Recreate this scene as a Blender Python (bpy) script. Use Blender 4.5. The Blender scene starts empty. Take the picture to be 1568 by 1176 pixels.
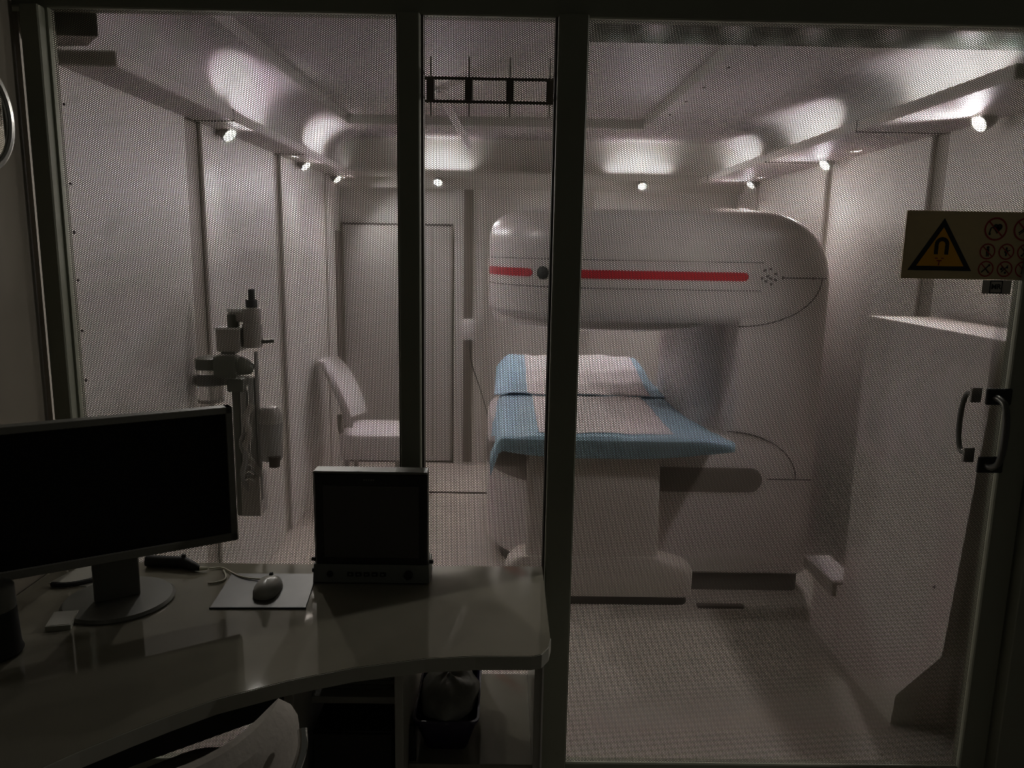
import bpy, bmesh, math, random
import numpy as np
from mathutils import Vector, Matrix
random.seed(4)
scene = bpy.context.scene
COL = scene.collection
PI = math.pi
V = Vector

# ------------------------------------------------------------------ camera
def make_camera():
    cd = bpy.data.cameras.new('camera')
    cam = bpy.data.objects.new('camera', cd)
    COL.objects.link(cam)
    pitch, yaw, roll = math.radians(10.0), math.radians(0.62), math.radians(1.0)
    cp, sp, cy, sy = math.cos(pitch), math.sin(pitch), math.cos(yaw), math.sin(yaw)
    f = V((sy * cp, cy * cp, -sp))
    r = V((cy, -sy, 0))
    u = r.cross(f)
    r2 = r * math.cos(roll) + u * math.sin(roll)
    u2 = u * math.cos(roll) - r * math.sin(roll)
    m = Matrix((r2, u2, -f)).transposed().to_4x4()
    m.translation = (0, 0, 1.6)
    cam.matrix_world = m
    cd.sensor_fit = 'HORIZONTAL'
    cd.sensor_width = 36.0
    cd.lens = 36.0 * 1180.0 / 1568.0
    cd.clip_start = 0.05
    cd.clip_end = 60
    scene.camera = cam
make_camera()

# ------------------------------------------------------------------ world and exposure
world = bpy.data.worlds.new('world')
scene.world = world
world.use_nodes = True
bg = world.node_tree.nodes['Background']
bg.inputs['Color'].default_value = (1.0, 0.97, 0.80, 1)
bg.inputs['Strength'].default_value = 0.017
scene.view_settings.view_transform = 'Standard'
scene.view_settings.look = 'None'
scene.view_settings.gamma = 1.0
scene.view_settings.use_curve_mapping = False
scene.view_settings.exposure = 0.0
scene.cycles.max_bounces = 8
scene.cycles.diffuse_bounces = 5
scene.cycles.glossy_bounces = 4
scene.cycles.transmission_bounces = 6
scene.cycles.sample_clamp_indirect = 4.0
scene.cycles.filter_width = 0.9
scene.cycles.caustics_reflective = False
scene.cycles.caustics_refractive = False

LAMP_DOWN = 47.0
LAMP_UP = 13.0
LAMP_STRIP = 2.6
LAMP_COL = (1.0, 0.95, 0.88)

# ------------------------------------------------------------------ materials
def mat(name, col, rough=0.5, metal=0.0, noise=0.06, scale=6.0, bump=0.0, spec=0.5, trans=0.0, alpha=1.0, emit=None, estr=0.0):
    m = bpy.data.materials.new(name)
    m.use_nodes = True
    nt = m.node_tree
    b = nt.nodes['Principled BSDF']
    b.inputs['Roughness'].default_value = rough
    b.inputs['Metallic'].default_value = metal
    b.inputs['Specular IOR Level'].default_value = spec
    b.inputs['Transmission Weight'].default_value = trans
    b.inputs['Base Color'].default_value = (*col, 1)
    if noise > 0:
        tc = nt.nodes.new('ShaderNodeTexCoord')
        nz = nt.nodes.new('ShaderNodeTexNoise')
        nz.inputs['Scale'].default_value = scale
        nz.inputs['Detail'].default_value = 5
        rp = nt.nodes.new('ShaderNodeValToRGB')
        rp.color_ramp.elements[0].position = 0.3
        rp.color_ramp.elements[1].position = 0.7
        rp.color_ramp.elements[0].color = (*[c * (1 - noise) for c in col], 1)
        rp.color_ramp.elements[1].color = (*[min(1, c * (1 + noise)) for c in col], 1)
        nt.links.new(tc.outputs['Object'], nz.inputs['Vector'])
        nt.links.new(nz.outputs['Fac'], rp.inputs['Fac'])
        nt.links.new(rp.outputs['Color'], b.inputs['Base Color'])
        if bump > 0:
            bp = nt.nodes.new('ShaderNodeBump')
            bp.inputs['Strength'].default_value = bump
            bp.inputs['Distance'].default_value = 0.004
            nt.links.new(nz.outputs['Fac'], bp.inputs['Height'])
            nt.links.new(bp.outputs['Normal'], b.inputs['Normal'])
    if emit:
        b.inputs['Emission Color'].default_value = (*emit, 1)
        b.inputs['Emission Strength'].default_value = estr
    return m

M = {}
M['wall'] = mat('wall_paint', (0.66, 0.635, 0.605), 0.45, noise=0.03, scale=2)
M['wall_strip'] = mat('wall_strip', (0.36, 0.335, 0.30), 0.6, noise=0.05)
M['ceil'] = mat('ceiling_paint', (0.49, 0.475, 0.455), 0.6, noise=0.03, scale=2)
M['soffit'] = mat('soffit_paint', (0.55, 0.52, 0.49), 0.5, noise=0.03)
M['floor'] = mat('vinyl_floor', (0.46, 0.425, 0.385), 0.42, noise=0.07, scale=14)
M['floor_dark'] = mat('floor_seam', (0.12, 0.10, 0.09), 0.6)
M['frame'] = mat('frame_paint', (0.27, 0.28, 0.22), 0.5, noise=0.04)
M['outer_wall'] = mat('outer_wall_paint', (0.21, 0.185, 0.145), 0.7, noise=0.05)
M['mesh'] = mat('mesh_steel', (0.075, 0.073, 0.064), 0.5, metal=0.0, noise=0)
M['mesh_pale'] = mat('mesh_pale', (0.6, 0.56, 0.5), 0.5, noise=0)
M['white_plastic'] = mat('white_plastic', (0.74, 0.71, 0.70), 0.35, noise=0.02)
M['scanner'] = mat('scanner_shell', (0.68, 0.64, 0.61), 0.28, noise=0.02, scale=2)
M['scanner_band'] = mat('scanner_band', (0.21, 0.185, 0.17), 0.4, noise=0.04)
M['scanner_plinth'] = mat('scanner_plinth', (0.17, 0.15, 0.14), 0.5, noise=0.05)
M['seam'] = mat('seam_dark', (0.10, 0.085, 0.08), 0.6, noise=0)
M['red'] = mat('red_stripe', (0.50, 0.03, 0.045), 0.35, noise=0.03)
M['couch'] = mat('couch_shell', (0.62, 0.58, 0.53), 0.4, noise=0.02)
M['couch_pad'] = mat('couch_pad', (0.30, 0.29, 0.28), 0.6, noise=0.05)
M['blue'] = mat('blue_sheet', (0.40, 0.58, 0.69), 0.6, noise=0.07, scale=22, bump=0.3)
M['pad_white'] = mat('pad_white', (0.80, 0.75, 0.76), 0.75, noise=0.04, scale=40, bump=0.4)
M['cabinet'] = mat('cabinet_paint', (0.66, 0.625, 0.585), 0.4, noise=0.03)
M['door'] = mat('door_paint', (0.60, 0.57, 0.55), 0.4, noise=0.02)
M['desk'] = mat('desk_laminate', (0.25, 0.235, 0.185), 0.04, noise=0.04, scale=9)
M['desk_edge'] = mat('desk_edge', (0.42, 0.42, 0.36), 0.35, noise=0.03)
M['desk_panel'] = mat('desk_panel', (0.42, 0.41, 0.36), 0.3, noise=0.03)
M['alu'] = mat('aluminium', (0.6, 0.6, 0.58), 0.3, metal=0.9, noise=0.03)
M['black'] = mat('black_plastic', (0.012, 0.012, 0.012), 0.3, noise=0.1)
M['black_matt'] = mat('black_matt', (0.015, 0.015, 0.014), 0.6, noise=0.1)
M['screen'] = mat('screen_glass', (0.004, 0.004, 0.005), 0.22, noise=0, spec=0.25)
M['screen2'] = mat('screen_grey', (0.09, 0.085, 0.08), 0.3, noise=0.02, spec=0.2)
M['bezel'] = mat('grey_bezel', (0.17, 0.168, 0.145), 0.45, noise=0.03)
M['stand'] = mat('grey_stand', (0.17, 0.17, 0.15), 0.4, noise=0.03)
M['control'] = mat('control_bar', (0.19, 0.205, 0.19), 0.4, noise=0.03)
M['grey_fabric'] = mat('grey_fabric', (0.50, 0.46, 0.41), 0.9, noise=0.04, scale=90, bump=0.4)
M['chrome'] = mat('chrome', (0.75, 0.75, 0.74), 0.12, metal=1.0, noise=0)
M['dark_metal'] = mat('dark_metal', (0.12, 0.12, 0.11), 0.3, metal=0.6, noise=0.05)
M['brown'] = mat('brown_clamp', (0.055, 0.04, 0.028), 0.5, noise=0.1)
M['olive'] = mat('olive_casing', (0.10, 0.105, 0.085), 0.4, noise=0.1)
M['grey_med'] = mat('grey_casing', (0.34, 0.325, 0.30), 0.35, noise=0.06)
M['clear'] = mat('clear_plastic', (0.80, 0.80, 0.78), 0.08, trans=0.85, noise=0)
M['tube'] = mat('clear_tube', (0.42, 0.42, 0.41), 0.12, trans=0.4, noise=0)
M['pale_cord'] = mat('pale_cord', (0.55, 0.52, 0.40), 0.5, noise=0)
M['mouse'] = mat('mouse_shell', (0.50, 0.49, 0.45), 0.3, noise=0.02)
M['mousepad'] = mat('mousepad', (0.10, 0.097, 0.09), 0.4, noise=0.05, scale=30)
M['purple'] = mat('purple_plastic', (0.028, 0.018, 0.055), 0.4, noise=0.05)
M['bag'] = mat('bag_film', (0.32, 0.32, 0.30), 0.25, noise=0.15, scale=25, bump=0.5)
M['paper'] = mat('paper', (0.42, 0.41, 0.36), 0.7, noise=0.03)
M['sign_black'] = mat('sign_black', (0.012, 0.012, 0.02), 0.5, noise=0)
M['sign_orange'] = mat('sign_orange', (0.95, 0.45, 0.02), 0.5, noise=0.04)
M['sign_red'] = mat('sign_red', (0.36, 0.03, 0.035), 0.5, noise=0)
M['mirror'] = mat('mirror_glass', (0.55, 0.55, 0.5), 0.05, metal=1.0, noise=0)
M['lens'] = mat('lamp_lens', (1, 1, 1), 0.3, noise=0, emit=(1.0, 0.95, 0.80), estr=6.0)

def translucent(name, col, w):
    m = bpy.data.materials.new(name)
    m.use_nodes = True
    nt = m.node_tree
    for n in list(nt.nodes):
        nt.nodes.remove(n)
    o = nt.nodes.new('ShaderNodeOutputMaterial')
    d = nt.nodes.new('ShaderNodeBsdfDiffuse')
    t = nt.nodes.new('ShaderNodeBsdfTranslucent')
    mx = nt.nodes.new('ShaderNodeMixShader')
    nz = nt.nodes.new('ShaderNodeTexNoise')
    nz.inputs['Scale'].default_value = 14
    rp = nt.nodes.new('ShaderNodeValToRGB')
    rp.color_ramp.elements[0].color = (*[c * .92 for c in col], 1)
    rp.color_ramp.elements[1].color = (*[min(1, c * 1.06) for c in col], 1)
    nt.links.new(nz.outputs['Fac'], rp.inputs['Fac'])
    nt.links.new(rp.outputs['Color'], d.inputs['Color'])
    nt.links.new(rp.outputs['Color'], t.inputs['Color'])
    mx.inputs[0].default_value = w
    nt.links.new(d.outputs[0], mx.inputs[1])
    nt.links.new(t.outputs[0], mx.inputs[2])
    nt.links.new(mx.outputs[0], o.inputs['Surface'])
    return m
M['sign_plate'] = translucent('sign_film', (0.56, 0.48, 0.31), 0.12)
M['sticker'] = translucent('sticker_film', (0.50, 0.47, 0.42), 0.12)

# ------------------------------------------------------------------ mesh helpers
ORIGIN = {}
def new_bm():
    return bmesh.new()

def add_box(bm, x0, x1, y0, y1, z0, z1, bev=0.0, seg=2, rot=None):
    g = bmesh.ops.create_cube(bm, size=1.0)
    vs = g['verts']
    bmesh.ops.scale(bm, vec=(x1 - x0, y1 - y0, z1 - z0), verts=vs)
    if bev > 0:
        es = list({e for v in vs for e in v.link_edges})
        r = bmesh.ops.bevel(bm, geom=es, offset=bev, segments=seg, affect='EDGES', profile=0.5)
        vs = list({v for f in r['faces'] for v in f.verts} | {v for v in vs if v.is_valid})
    if rot is not None:
        bmesh.ops.rotate(bm, cent=(0, 0, 0), matrix=rot, verts=vs)
    bmesh.ops.translate(bm, vec=((x0 + x1) / 2, (y0 + y1) / 2, (z0 + z1) / 2), verts=vs)
    return vs

def box(x0, x1, y0, y1, z0, z1, bev=0.0, seg=2):
    bm = new_bm()
    add_box(bm, x0, x1, y0, y1, z0, z1, bev, seg)
    return bm

def frame_of(d):
    d = d.normalized()
    a = V((0, 0, 1)) if abs(d.z) < 0.9 else V((1, 0, 0))
    x = d.cross(a).normalized()
    return x, d.cross(x).normalized()

def add_tube(bm, pts, r, n=8, cap=True):
    pts = [V(p) for p in pts]
    rings = []
    px = None
    for i, p in enumerate(pts):
        if i == 0: d = pts[1] - p
        elif i == len(pts) - 1: d = p - pts[i - 1]
        else: d = (pts[i + 1] - p).normalized() + (p - pts[i - 1]).normalized()
        x, y = frame_of(d)
        if px is not None:
            dn = d.normalized()
            x = (px - dn * px.dot(dn)).normalized()
            y = dn.cross(x)
        px = x
        rr = r[i] if isinstance(r, (list, tuple)) else r
        rings.append([bm.verts.new(p + x * rr * math.cos(2 * PI * k / n) + y * rr * math.sin(2 * PI * k / n)) for k in range(n)])
    for a, b in zip(rings, rings[1:]):
        for k in range(n):
            bm.faces.new((a[k], a[(k + 1) % n], b[(k + 1) % n], b[k]))
    if cap:
        bm.faces.new(rings[0][::-1])
        bm.faces.new(rings[-1])
    return bm

def tube(pts, r, n=8):
    return add_tube(new_bm(), pts, r, n)

def smooth_pts(pts, it=2):
    pts = [V(p) for p in pts]
    for _ in range(it):
        q = [pts[0]]
        for a, b in zip(pts, pts[1:]):
            q += [a.lerp(b, .25), a.lerp(b, .75)]
        q.append(pts[-1])
        pts = q
    return pts

def add_lathe(bm, prof, c, axis=V((0, 0, 1)), n=20, cap=True):
    """prof: (radius, height) pairs along AXIS from C"""
    c = V(c); axis = V(axis).normalized()
    x, y = frame_of(axis)
    rings = []
    for r, h in prof:
        rings.append([bm.verts.new(c + axis * h + x * r * math.cos(2 * PI * k / n) + y * r * math.sin(2 * PI * k / n)) for k in range(n)])
    for a, b in zip(rings, rings[1:]):
        for k in range(n):
            bm.faces.new((a[k], a[(k + 1) % n], b[(k + 1) % n], b[k]))
    if cap:
        bm.faces.new(rings[0][::-1])
        bm.faces.new(rings[-1])
    return bm

def lathe(prof, c, axis=V((0, 0, 1)), n=20, cap=True):
    return add_lathe(new_bm(), prof, c, axis, n, cap)

def add_loft(bm, rings, cap=True):
    rv = [[bm.verts.new(p) for p in r] for r in rings]
    n = len(rv[0])
    for a, b in zip(rv, rv[1:]):
        for k in range(n):
            bm.faces.new((a[k], a[(k + 1) % n], b[(k + 1) % n], b[k]))
    if cap:
        bm.faces.new(rv[0][::-1])
        bm.faces.new(rv[-1])
    return bm

def add_prism(bm, pts, z0, z1):
    return add_loft(bm, [[(x, y, z0) for x, y in pts], [(x, y, z1) for x, y in pts]])

def prism(pts, z0, z1):
    return add_prism(new_bm(), pts, z0, z1)

def rrect(x0, x1, y0, y1, rl, rr, n=10):
    """rounded rectangle in plan; RL rounds the two left corners, RR the right ones"""
    out = []
    for cx, cy, r, a0 in ((x1 - rr, y1 - rr, rr, 0), (x0 + rl, y1 - rl, rl, 90), (x0 + rl, y0 + rl, rl, 180), (x1 - rr, y0 + rr, rr, 270)):
        for k in range(n + 1):
            a = math.radians(a0 + 90 * k / n)
            out.append((cx + r * math.cos(a), cy + r * math.sin(a)))
    return out

def link(name, bm, m, parent=None, origin=None, smooth=False, bev=0):
    bmesh.ops.recalc_face_normals(bm, faces=bm.faces)
    o0 = V(origin) if origin is not None else (ORIGIN.get(parent.name, V((0, 0, 0))) if parent else V((0, 0, 0)))
    if o0.length > 0:
        bmesh.ops.translate(bm, vec=-o0, verts=bm.verts)
    me = bpy.data.meshes.new(name)
    bm.to_mesh(me)
    bm.free()
    if smooth:
        for p in me.polygons: p.use_smooth = True
        try:
            me.set_sharp_from_angle(angle=math.radians(38))
        except Exception:
            pass
    ms = m if isinstance(m, (list, tuple)) else [m]
    for k in ms: me.materials.append(M[k] if isinstance(k, str) else k)
    o = bpy.data.objects.new(name, me)
    COL.objects.link(o)
    if parent:
        o.parent = parent
    else:
        o.location = o0
    ORIGIN[o.name] = o0
    return o

def tag(o, label=None, cat=None, group=None, kind=None):
    if label: o['label'] = label
    if cat: o['category'] = cat
    if group: o['group'] = group
    if kind: o['kind'] = kind
    return o

def thing(name, label, cat, loc, group=None):
    o = bpy.data.objects.new(name, None)
    o.empty_display_size = 0.1
    COL.objects.link(o)
    o.location = loc
    ORIGIN[o.name] = V(loc)
    return tag(o, label, cat, group)

def struct(name, bm, m, smooth=False, origin=None):
    return tag(link(name, bm, m, None, origin, smooth), kind='structure')

# ------------------------------------------------------------------ room dimensions (metres)
XL, XR, YB = -1.19, 1.65, 5.65          # scanner room walls
YP = 2.0                                 # mesh partition
ZC = 2.35                                # ceiling

# ------------------------------------------------------------------ floor, ceiling, walls
struct('floor', box(-2.2, 2.2, -1.2, 5.8, -0.1, 0.0), 'floor')
fl = bpy.data.objects['floor']
link('floor_joint', box(-0.9, -0.10, 4.885, 4.90, 0.0, 0.008), 'floor_dark', fl)
link('floor_joint', box(0.90, 1.11, 3.27, 3.30, 0.0, 0.012), 'floor_dark', fl)

bm = new_bm()                            # ceiling ring round a raised middle field
add_box(bm, XL - .1, XR + .1, 5.03, YB + .1, ZC, ZC + 0.12)
add_box(bm, 0.85, XR + .1, 1.95, 5.03, ZC, ZC + 0.12)
ce = struct('ceiling', bm, 'ceil')
link('ceiling_border', box(XL - .1, -1.0, 1.95, 5.03, ZC, ZC + 0.056), 'ceil', ce)
link('ceiling_panel', box(XL - .1, 0.85, 1.95, 5.03, ZC + .055, ZC + 0.12), 'ceil', ce)
for i, (x, y) in enumerate(((0.905, 3.0), (0.905, 3.35), (0.905, 3.75), (0.905, 4.1), (0.905, 4.5), (0.905, 2.7))):
    link('screw', lathe([(0.007, 0), (0.006, -0.004)], (x, y, ZC), n=10), 'seam', ce)

# left and right walls: a recessed backing with panels standing proud, dark strips between
def side_wall(name, x, sgn, joints):
    w = struct(name, box(min(x - sgn * .018, x - sgn * .1), max(x - sgn * .018, x - sgn * .1), 2.03, YB + .1, 0, ZC + .1), 'wall_strip')
    for y0, y1 in joints:
        link('panel', box(min(x, x - sgn * .018), max(x, x - sgn * .018), y0, y1, 0.0, 2.06, 0.004, 1), 'wall', w)
    # rounded cove from the shelf up into the ceiling
    prof = [(0.0, 2.09)] + [(0.16 * (1 - math.cos(PI / 2 * k / 8)), ZC - 0.16 + 0.16 * math.sin(PI / 2 * k / 8)) for k in range(9)] + [(0.16, ZC + .02), (-0.02, ZC + .02), (-0.02, 2.09)]
    link('cove', add_loft(new_bm(), [[(x + sgn * a, y, z) for a, z in prof] for y in (2.04, YB - .001)]), 'ceil', w, smooth=True)
    return w
wl = side_wall('wall_left', XL, 1, ((2.05, 2.97), (3.13, 4.07), (4.20, 5.18), (5.24, 5.64)))
wr = side_wall('wall_right', XR, -1, ((2.05, 2.98), (3.10, 4.03), (4.10, 5.18), (5.24, 5.64)))
link('dark_strip', box(XL, XL + .012, 5.46, 5.62, 0.75, 1.70, .003, 1), 'scanner_band', wl)  # dark colour standing in for the shadow in the back corner
wb = struct('wall_back', box(XL - .1, XR + .1, YB, YB + .1, 0, ZC + .1), 'wall')
link('pilaster', box(-0.37, -0.165, YB - .06, YB, 0, 2.03), 'wall', wb)
link('dark_strip', box(-0.30, -0.235, YB - .072, YB - .06, 0.02, 2.0), 'scanner_band', wb)
link('pilaster', box(0.62, 0.80, YB - .05, YB, 0, 2.03), 'wall', wb)

# shelves (soffits) with the lamps
s1 = struct('trim_1', box(XL, -1.035, 2.16, YB, 2.055, 2.095, 0.004, 1), 'soffit')
s2 = struct('trim_2', box(1.315, XR, 2.10, YB, 2.055, 2.095, 0.004, 1), 'soffit')
bm = box(XL, XR, 5.44, YB, 2.07, 2.11, 0.004, 1)
add_box(bm, XL, XR, 5.52, 5.54, 2.0, 2.075)
s3 = struct('trim_3', bm, 'soffit')
# joints across the side shelves
for y in (3.05, 4.10, 5.2):
    link('shelf_joint', box(XL, -1.034, y - .004, y + .004, 2.053, 2.0955), 'seam', s1)
for y in (3.02, 4.06, 5.2):
    link('shelf_joint', box(1.314, XR, y - .004, y + .004, 2.053, 2.0955), 'seam', s2)
# chamfered dark corner block over the left shelf by the partition
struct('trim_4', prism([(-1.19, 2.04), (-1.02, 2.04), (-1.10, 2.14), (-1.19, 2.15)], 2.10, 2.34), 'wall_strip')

# back door
d2 = struct('door_2', box(-1.165, -0.395, YB - .03, YB, 0.012, 1.745, 0.004, 1), 'door')
link('door_frame', box(-1.18, -1.168, YB - .028, YB - .001, 0, 1.757), 'wall_strip', d2)
link('door_frame', box(-0.392, -0.380, YB - .028, YB - .001, 0, 1.757), 'wall_strip', d2)
link('door_frame', box(-1.18, -0.380, YB - .028, YB - .001, 1.747, 1.760), 'seam', d2)
link('door_threshold', box(-1.18, -0.36, YB - .034, YB - .031, 0.0, 0.012), 'floor_dark', d2)
link('door_panel', box(-0.535, -0.525, YB - .033, YB - .03, 0.05, 1.74), 'wall_strip', d2)

# ------------------------------------------------------------------ partition with honeycomb mesh
def honeycomb(name, x0, x1, z0, z1, y, m, parent, p=0.00475, w=0.0018, rot=False):
    cx = p * math.sqrt(3) / 2
    ni = int((x1 - x0) / cx) + 1
    nj = int((z1 - z0) / p) + 1
    I, J = np.meshgrid(np.arange(ni), np.arange(nj), indexing='ij')
    gx = x0 + I * cx
    gz = z0 + (J + 0.5 * (I % 2)) * p
    r = (p - w) / math.sqrt(3)
    a = np.radians(np.arange(6) * 60)
    co = np.empty((ni, nj, 6, 3), np.float32)
    co[..., 0] = gx[..., None] + r * np.cos(a)
    co[..., 1] = y
    co[..., 2] = gz[..., None] + r * np.sin(a)
    idx = (I * nj + J)
    def nb(di, dj):
        odd = I % 2
        i2 = I + di
        if di == 0: j2 = J + dj
        else: j2 = J + np.where(odd == 1, (1 if dj > 0 else 0), (0 if dj > 0 else -1))
        ok = (i2 >= 0) & (i2 < ni) & (j2 >= 0) & (j2 < nj)
        return i2 * nj + j2, ok
    up, oku = nb(0, 1)
    ru, okru = nb(1, 1)
    rd, okrd = nb(1, -1)
    lu, oklu = nb(-1, 1)
    ld, okld = nb(-1, -1)
    c6 = idx * 6
    def q(ok, *cols):
        return np.stack([c[ok] for c in cols], -1)
    quads = np.concatenate([
        q(oku, c6 + 1, c6 + 2, up * 6 + 4, up * 6 + 5),
        q(okru, c6 + 0, c6 + 1, ru * 6 + 3, ru * 6 + 4),
        q(okrd, c6 + 5, c6 + 0, rd * 6 + 2, rd * 6 + 3)])
    t1 = okru & okrd
    t2 = oklu & okld
    tris = np.concatenate([q(t1, c6 + 0, ru * 6 + 4, rd * 6 + 2), q(t2, c6 + 3, ld * 6 + 1, lu * 6 + 5)])
    me = bpy.data.meshes.new(name)
    me.vertices.add(ni * nj * 6)
    me.vertices.foreach_set('co', co.ravel())
    loops = np.concatenate([quads.ravel(), tris.ravel()]).astype(np.int32)
    me.loops.add(len(loops))
    me.loops.foreach_set('vertex_index', loops)
    nq, ntr = len(quads), len(tris)
    me.polygons.add(nq + ntr)
    ls = np.concatenate([np.arange(nq) * 4, nq * 4 + np.arange(ntr) * 3]).astype(np.int32)
    me.polygons.foreach_set('loop_start', ls)
    me.update(calc_edges=True)
    me.materials.append(M[m])
    o = bpy.data.objects.new(name, me)
    COL.objects.link(o)
    if parent:
        o.parent = parent
    o['kind'] = 'stuff'
    return o

ZB, ZT = 0.145, 2.15
# fixed frame of the partition: lintel, sill, left jamb, outer posts
bm = new_bm()
add_box(bm, -1.30, 1.9, 1.984, 2.03, ZT, 2.42, 0.003, 1)
add_box(bm, -1.30, 1.9, 1.955, 2.03, 0.0, ZB - .06, 0.003, 1)
add_box(bm, -1.160, -1.115, 1.955, 2.03, ZB - .06, ZT, 0.003, 1)
add_box(bm, 1.412, 1.9, 1.955, 2.03, ZB - .06, ZT, 0.003, 1)
wf = struct('wall_front', bm, 'frame')
link('post', box(-0.268, -0.214, 1.96, 2.028, ZB - .06, ZT, 0.003, 1), 'frame', wf)
link('post', box(0.118, 0.190, 1.95, 2.028, ZB - .06, ZT, 0.003, 1), 'frame', wf)
struct('wall_outer', box(-1.30, -1.175, -1.2, 1.955, 0, 2.42), 'outer_wall')

w1 = struct('window_1', box(-1.115, -0.268, 1.992, 2.02, ZB - .06, ZB, 0.002, 1), 'frame')
link('glazing_bead', box(-1.115, -1.109, 1.985, 2.015, ZB, ZT), 'frame', w1)
link('glazing_bead', box(-0.274, -0.268, 1.985, 2.015, ZB, ZT), 'seam', w1)
for z in (1.93, 1.74, 1.62, 1.50, 1.37, 1.24, 1.10):
    link('screw', lathe([(0.004, 0), (0.003, -.003)], (-1.094, 1.9985, z), V((0, 1, 0)), 8), 'seam', w1)
honeycomb('mesh_screen', -1.112, -0.270, ZB, ZT, YP, 'mesh', w1)
w2 = struct('window_2', box(-0.214, 0.118, 1.992, 2.02, ZB - .06, ZB, 0.002, 1), 'frame')
link('glazing_bead', box(-0.214, -0.208, 1.985, 2.015, ZB, ZT), 'seam', w2)
link('glazing_bead', box(0.112, 0.118, 1.985, 2.015, ZB, ZT), 'seam', w2)
honeycomb('mesh_screen', -0.212, 0.116, ZB, ZT, YP, 'mesh', w2)

bm = new_bm()                                   # the sliding mesh door: stile and rails
add_box(bm, 1.330, 1.404, 1.986, 2.025, ZB - .05, ZT - .004, 0.003, 1)
add_box(bm, 0.192, 1.330, 1.992, 2.02, ZB - .05, ZB, 0.003, 1)
d1 = struct('door_1', bm, 'frame')
honeycomb('mesh_screen', 0.193, 1.332, ZB, ZT, YP, 'mesh', d1)
honeycomb('mesh_strip', 0.20, 1.33, 2.120, 2.172, 2.085, 'mesh', d1)
honeycomb('mesh_strip', 1.302, 1.328, ZB, 1.6, 2.03, 'mesh_pale', d1)
h = link('door_handle', tube(smooth_pts([(1.289, 1.975, 1.235), (1.289, 1.955, 1.236), (1.290, 1.925, 1.222), (1.291, 1.915, 1.145), (1.291, 1.925, 1.068), (1.289, 1.955, 1.050), (1.289, 1.975, 1.052)], 2), 0.0085, 12), 'dark_metal', d1, smooth=True)
for z in (1.237, 1.052):
    link('mounting_plate', box(1.268, 1.335, 1.974, 1.9855, z - .022, z + .022, 0.003, 1), 'black_matt', h)
h2 = link('inner_handle', tube(smooth_pts([(1.262, 2.02, 1.235), (1.262, 2.06, 1.235), (1.262, 2.075, 1.15), (1.262, 2.06, 1.07), (1.262, 2.02, 1.07)], 2), 0.007, 10), 'dark_metal', d1, smooth=True)
for z in (1.07, 1.235):
    link('mounting_plate', box(1.248, 1.276, 2.01, 2.018, z - .02, z + .02), 'grey_med', h2)

# ------------------------------------------------------------------ lamps
def lamp(pos, aim, up_dir, label, gain=1.0):
    t = thing('spotlight', label, 'lamp', pos, 'spotlights under the shelf round the scanner room')
    d = V(aim).normalized()
    p = V(pos)
    link('housing', lathe([(0.016, -0.055), (0.030, -0.045), (0.036, 0.0), (0.032, 0.002), (0.028, -0.01)], p, d, 20, cap=False), 'grey_med', t, smooth=True)
    link('lens', lathe([(0.029, -0.004), (0.029, 0.001), (0.02, 0.004), (0.001, 0.005)], p, d, 20), 'lens', t, smooth=True)
    link('bracket', tube([p - d * .05, p - d * .05 + V((0, 0, .06))], 0.006, 8), 'grey_med', t)
    def spot(loc, dr, e, ang, blend, rad, long_axis=None, stretch=1.0):
        l = bpy.data.lights.new('lamp_light', 'SPOT')
        l.energy = e
        l.color = LAMP_COL
        l.spot_size = math.radians(ang)
        l.spot_blend = blend
        l.shadow_soft_size = rad
        o = bpy.data.objects.new('lamp_light', l)
        COL.objects.link(o)
        o.parent = t
        zz = -V(dr).normalized()
        xx = V(long_axis or (1, 0.1, 0))
        xx = (xx - zz * xx.dot(zz)).normalized()
        m = Matrix((xx, zz.cross(xx), zz)).transposed().to_4x4() @ Matrix.Diagonal((stretch, 1, 1, 1))
        m.translation = V(loc) - p
        o.matrix_local = m
    spot(p + d * .012, d, LAMP_DOWN * gain, 140, 0.6, 0.03)
    spot(V(up_dir[0]), up_dir[1], LAMP_UP * .45 * up_dir[5], 62, 0.5, 0.02, up_dir[2], 2.6)
    al = bpy.data.lights.new('strip_light', 'AREA')          # the upward strip that lies on the shelf
    al.shape = 'RECTANGLE'
    al.size, al.size_y = up_dir[4], 0.03
    al.energy = LAMP_STRIP * up_dir[5]
    al.color = LAMP_COL
    al.spread = math.radians(120)
    ao = bpy.data.objects.new('strip_light', al)
    COL.objects.link(ao)
    ao.parent = t
    zz = -V(up_dir[1]).normalized()
    xx = V(up_dir[2]); xx = (xx - zz * xx.dot(zz)).normalized()
    m = Matrix((xx, zz.cross(xx), zz)).transposed().to_4x4()
    m.translation = V(up_dir[3]) - p
    ao.matrix_local = m

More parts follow.
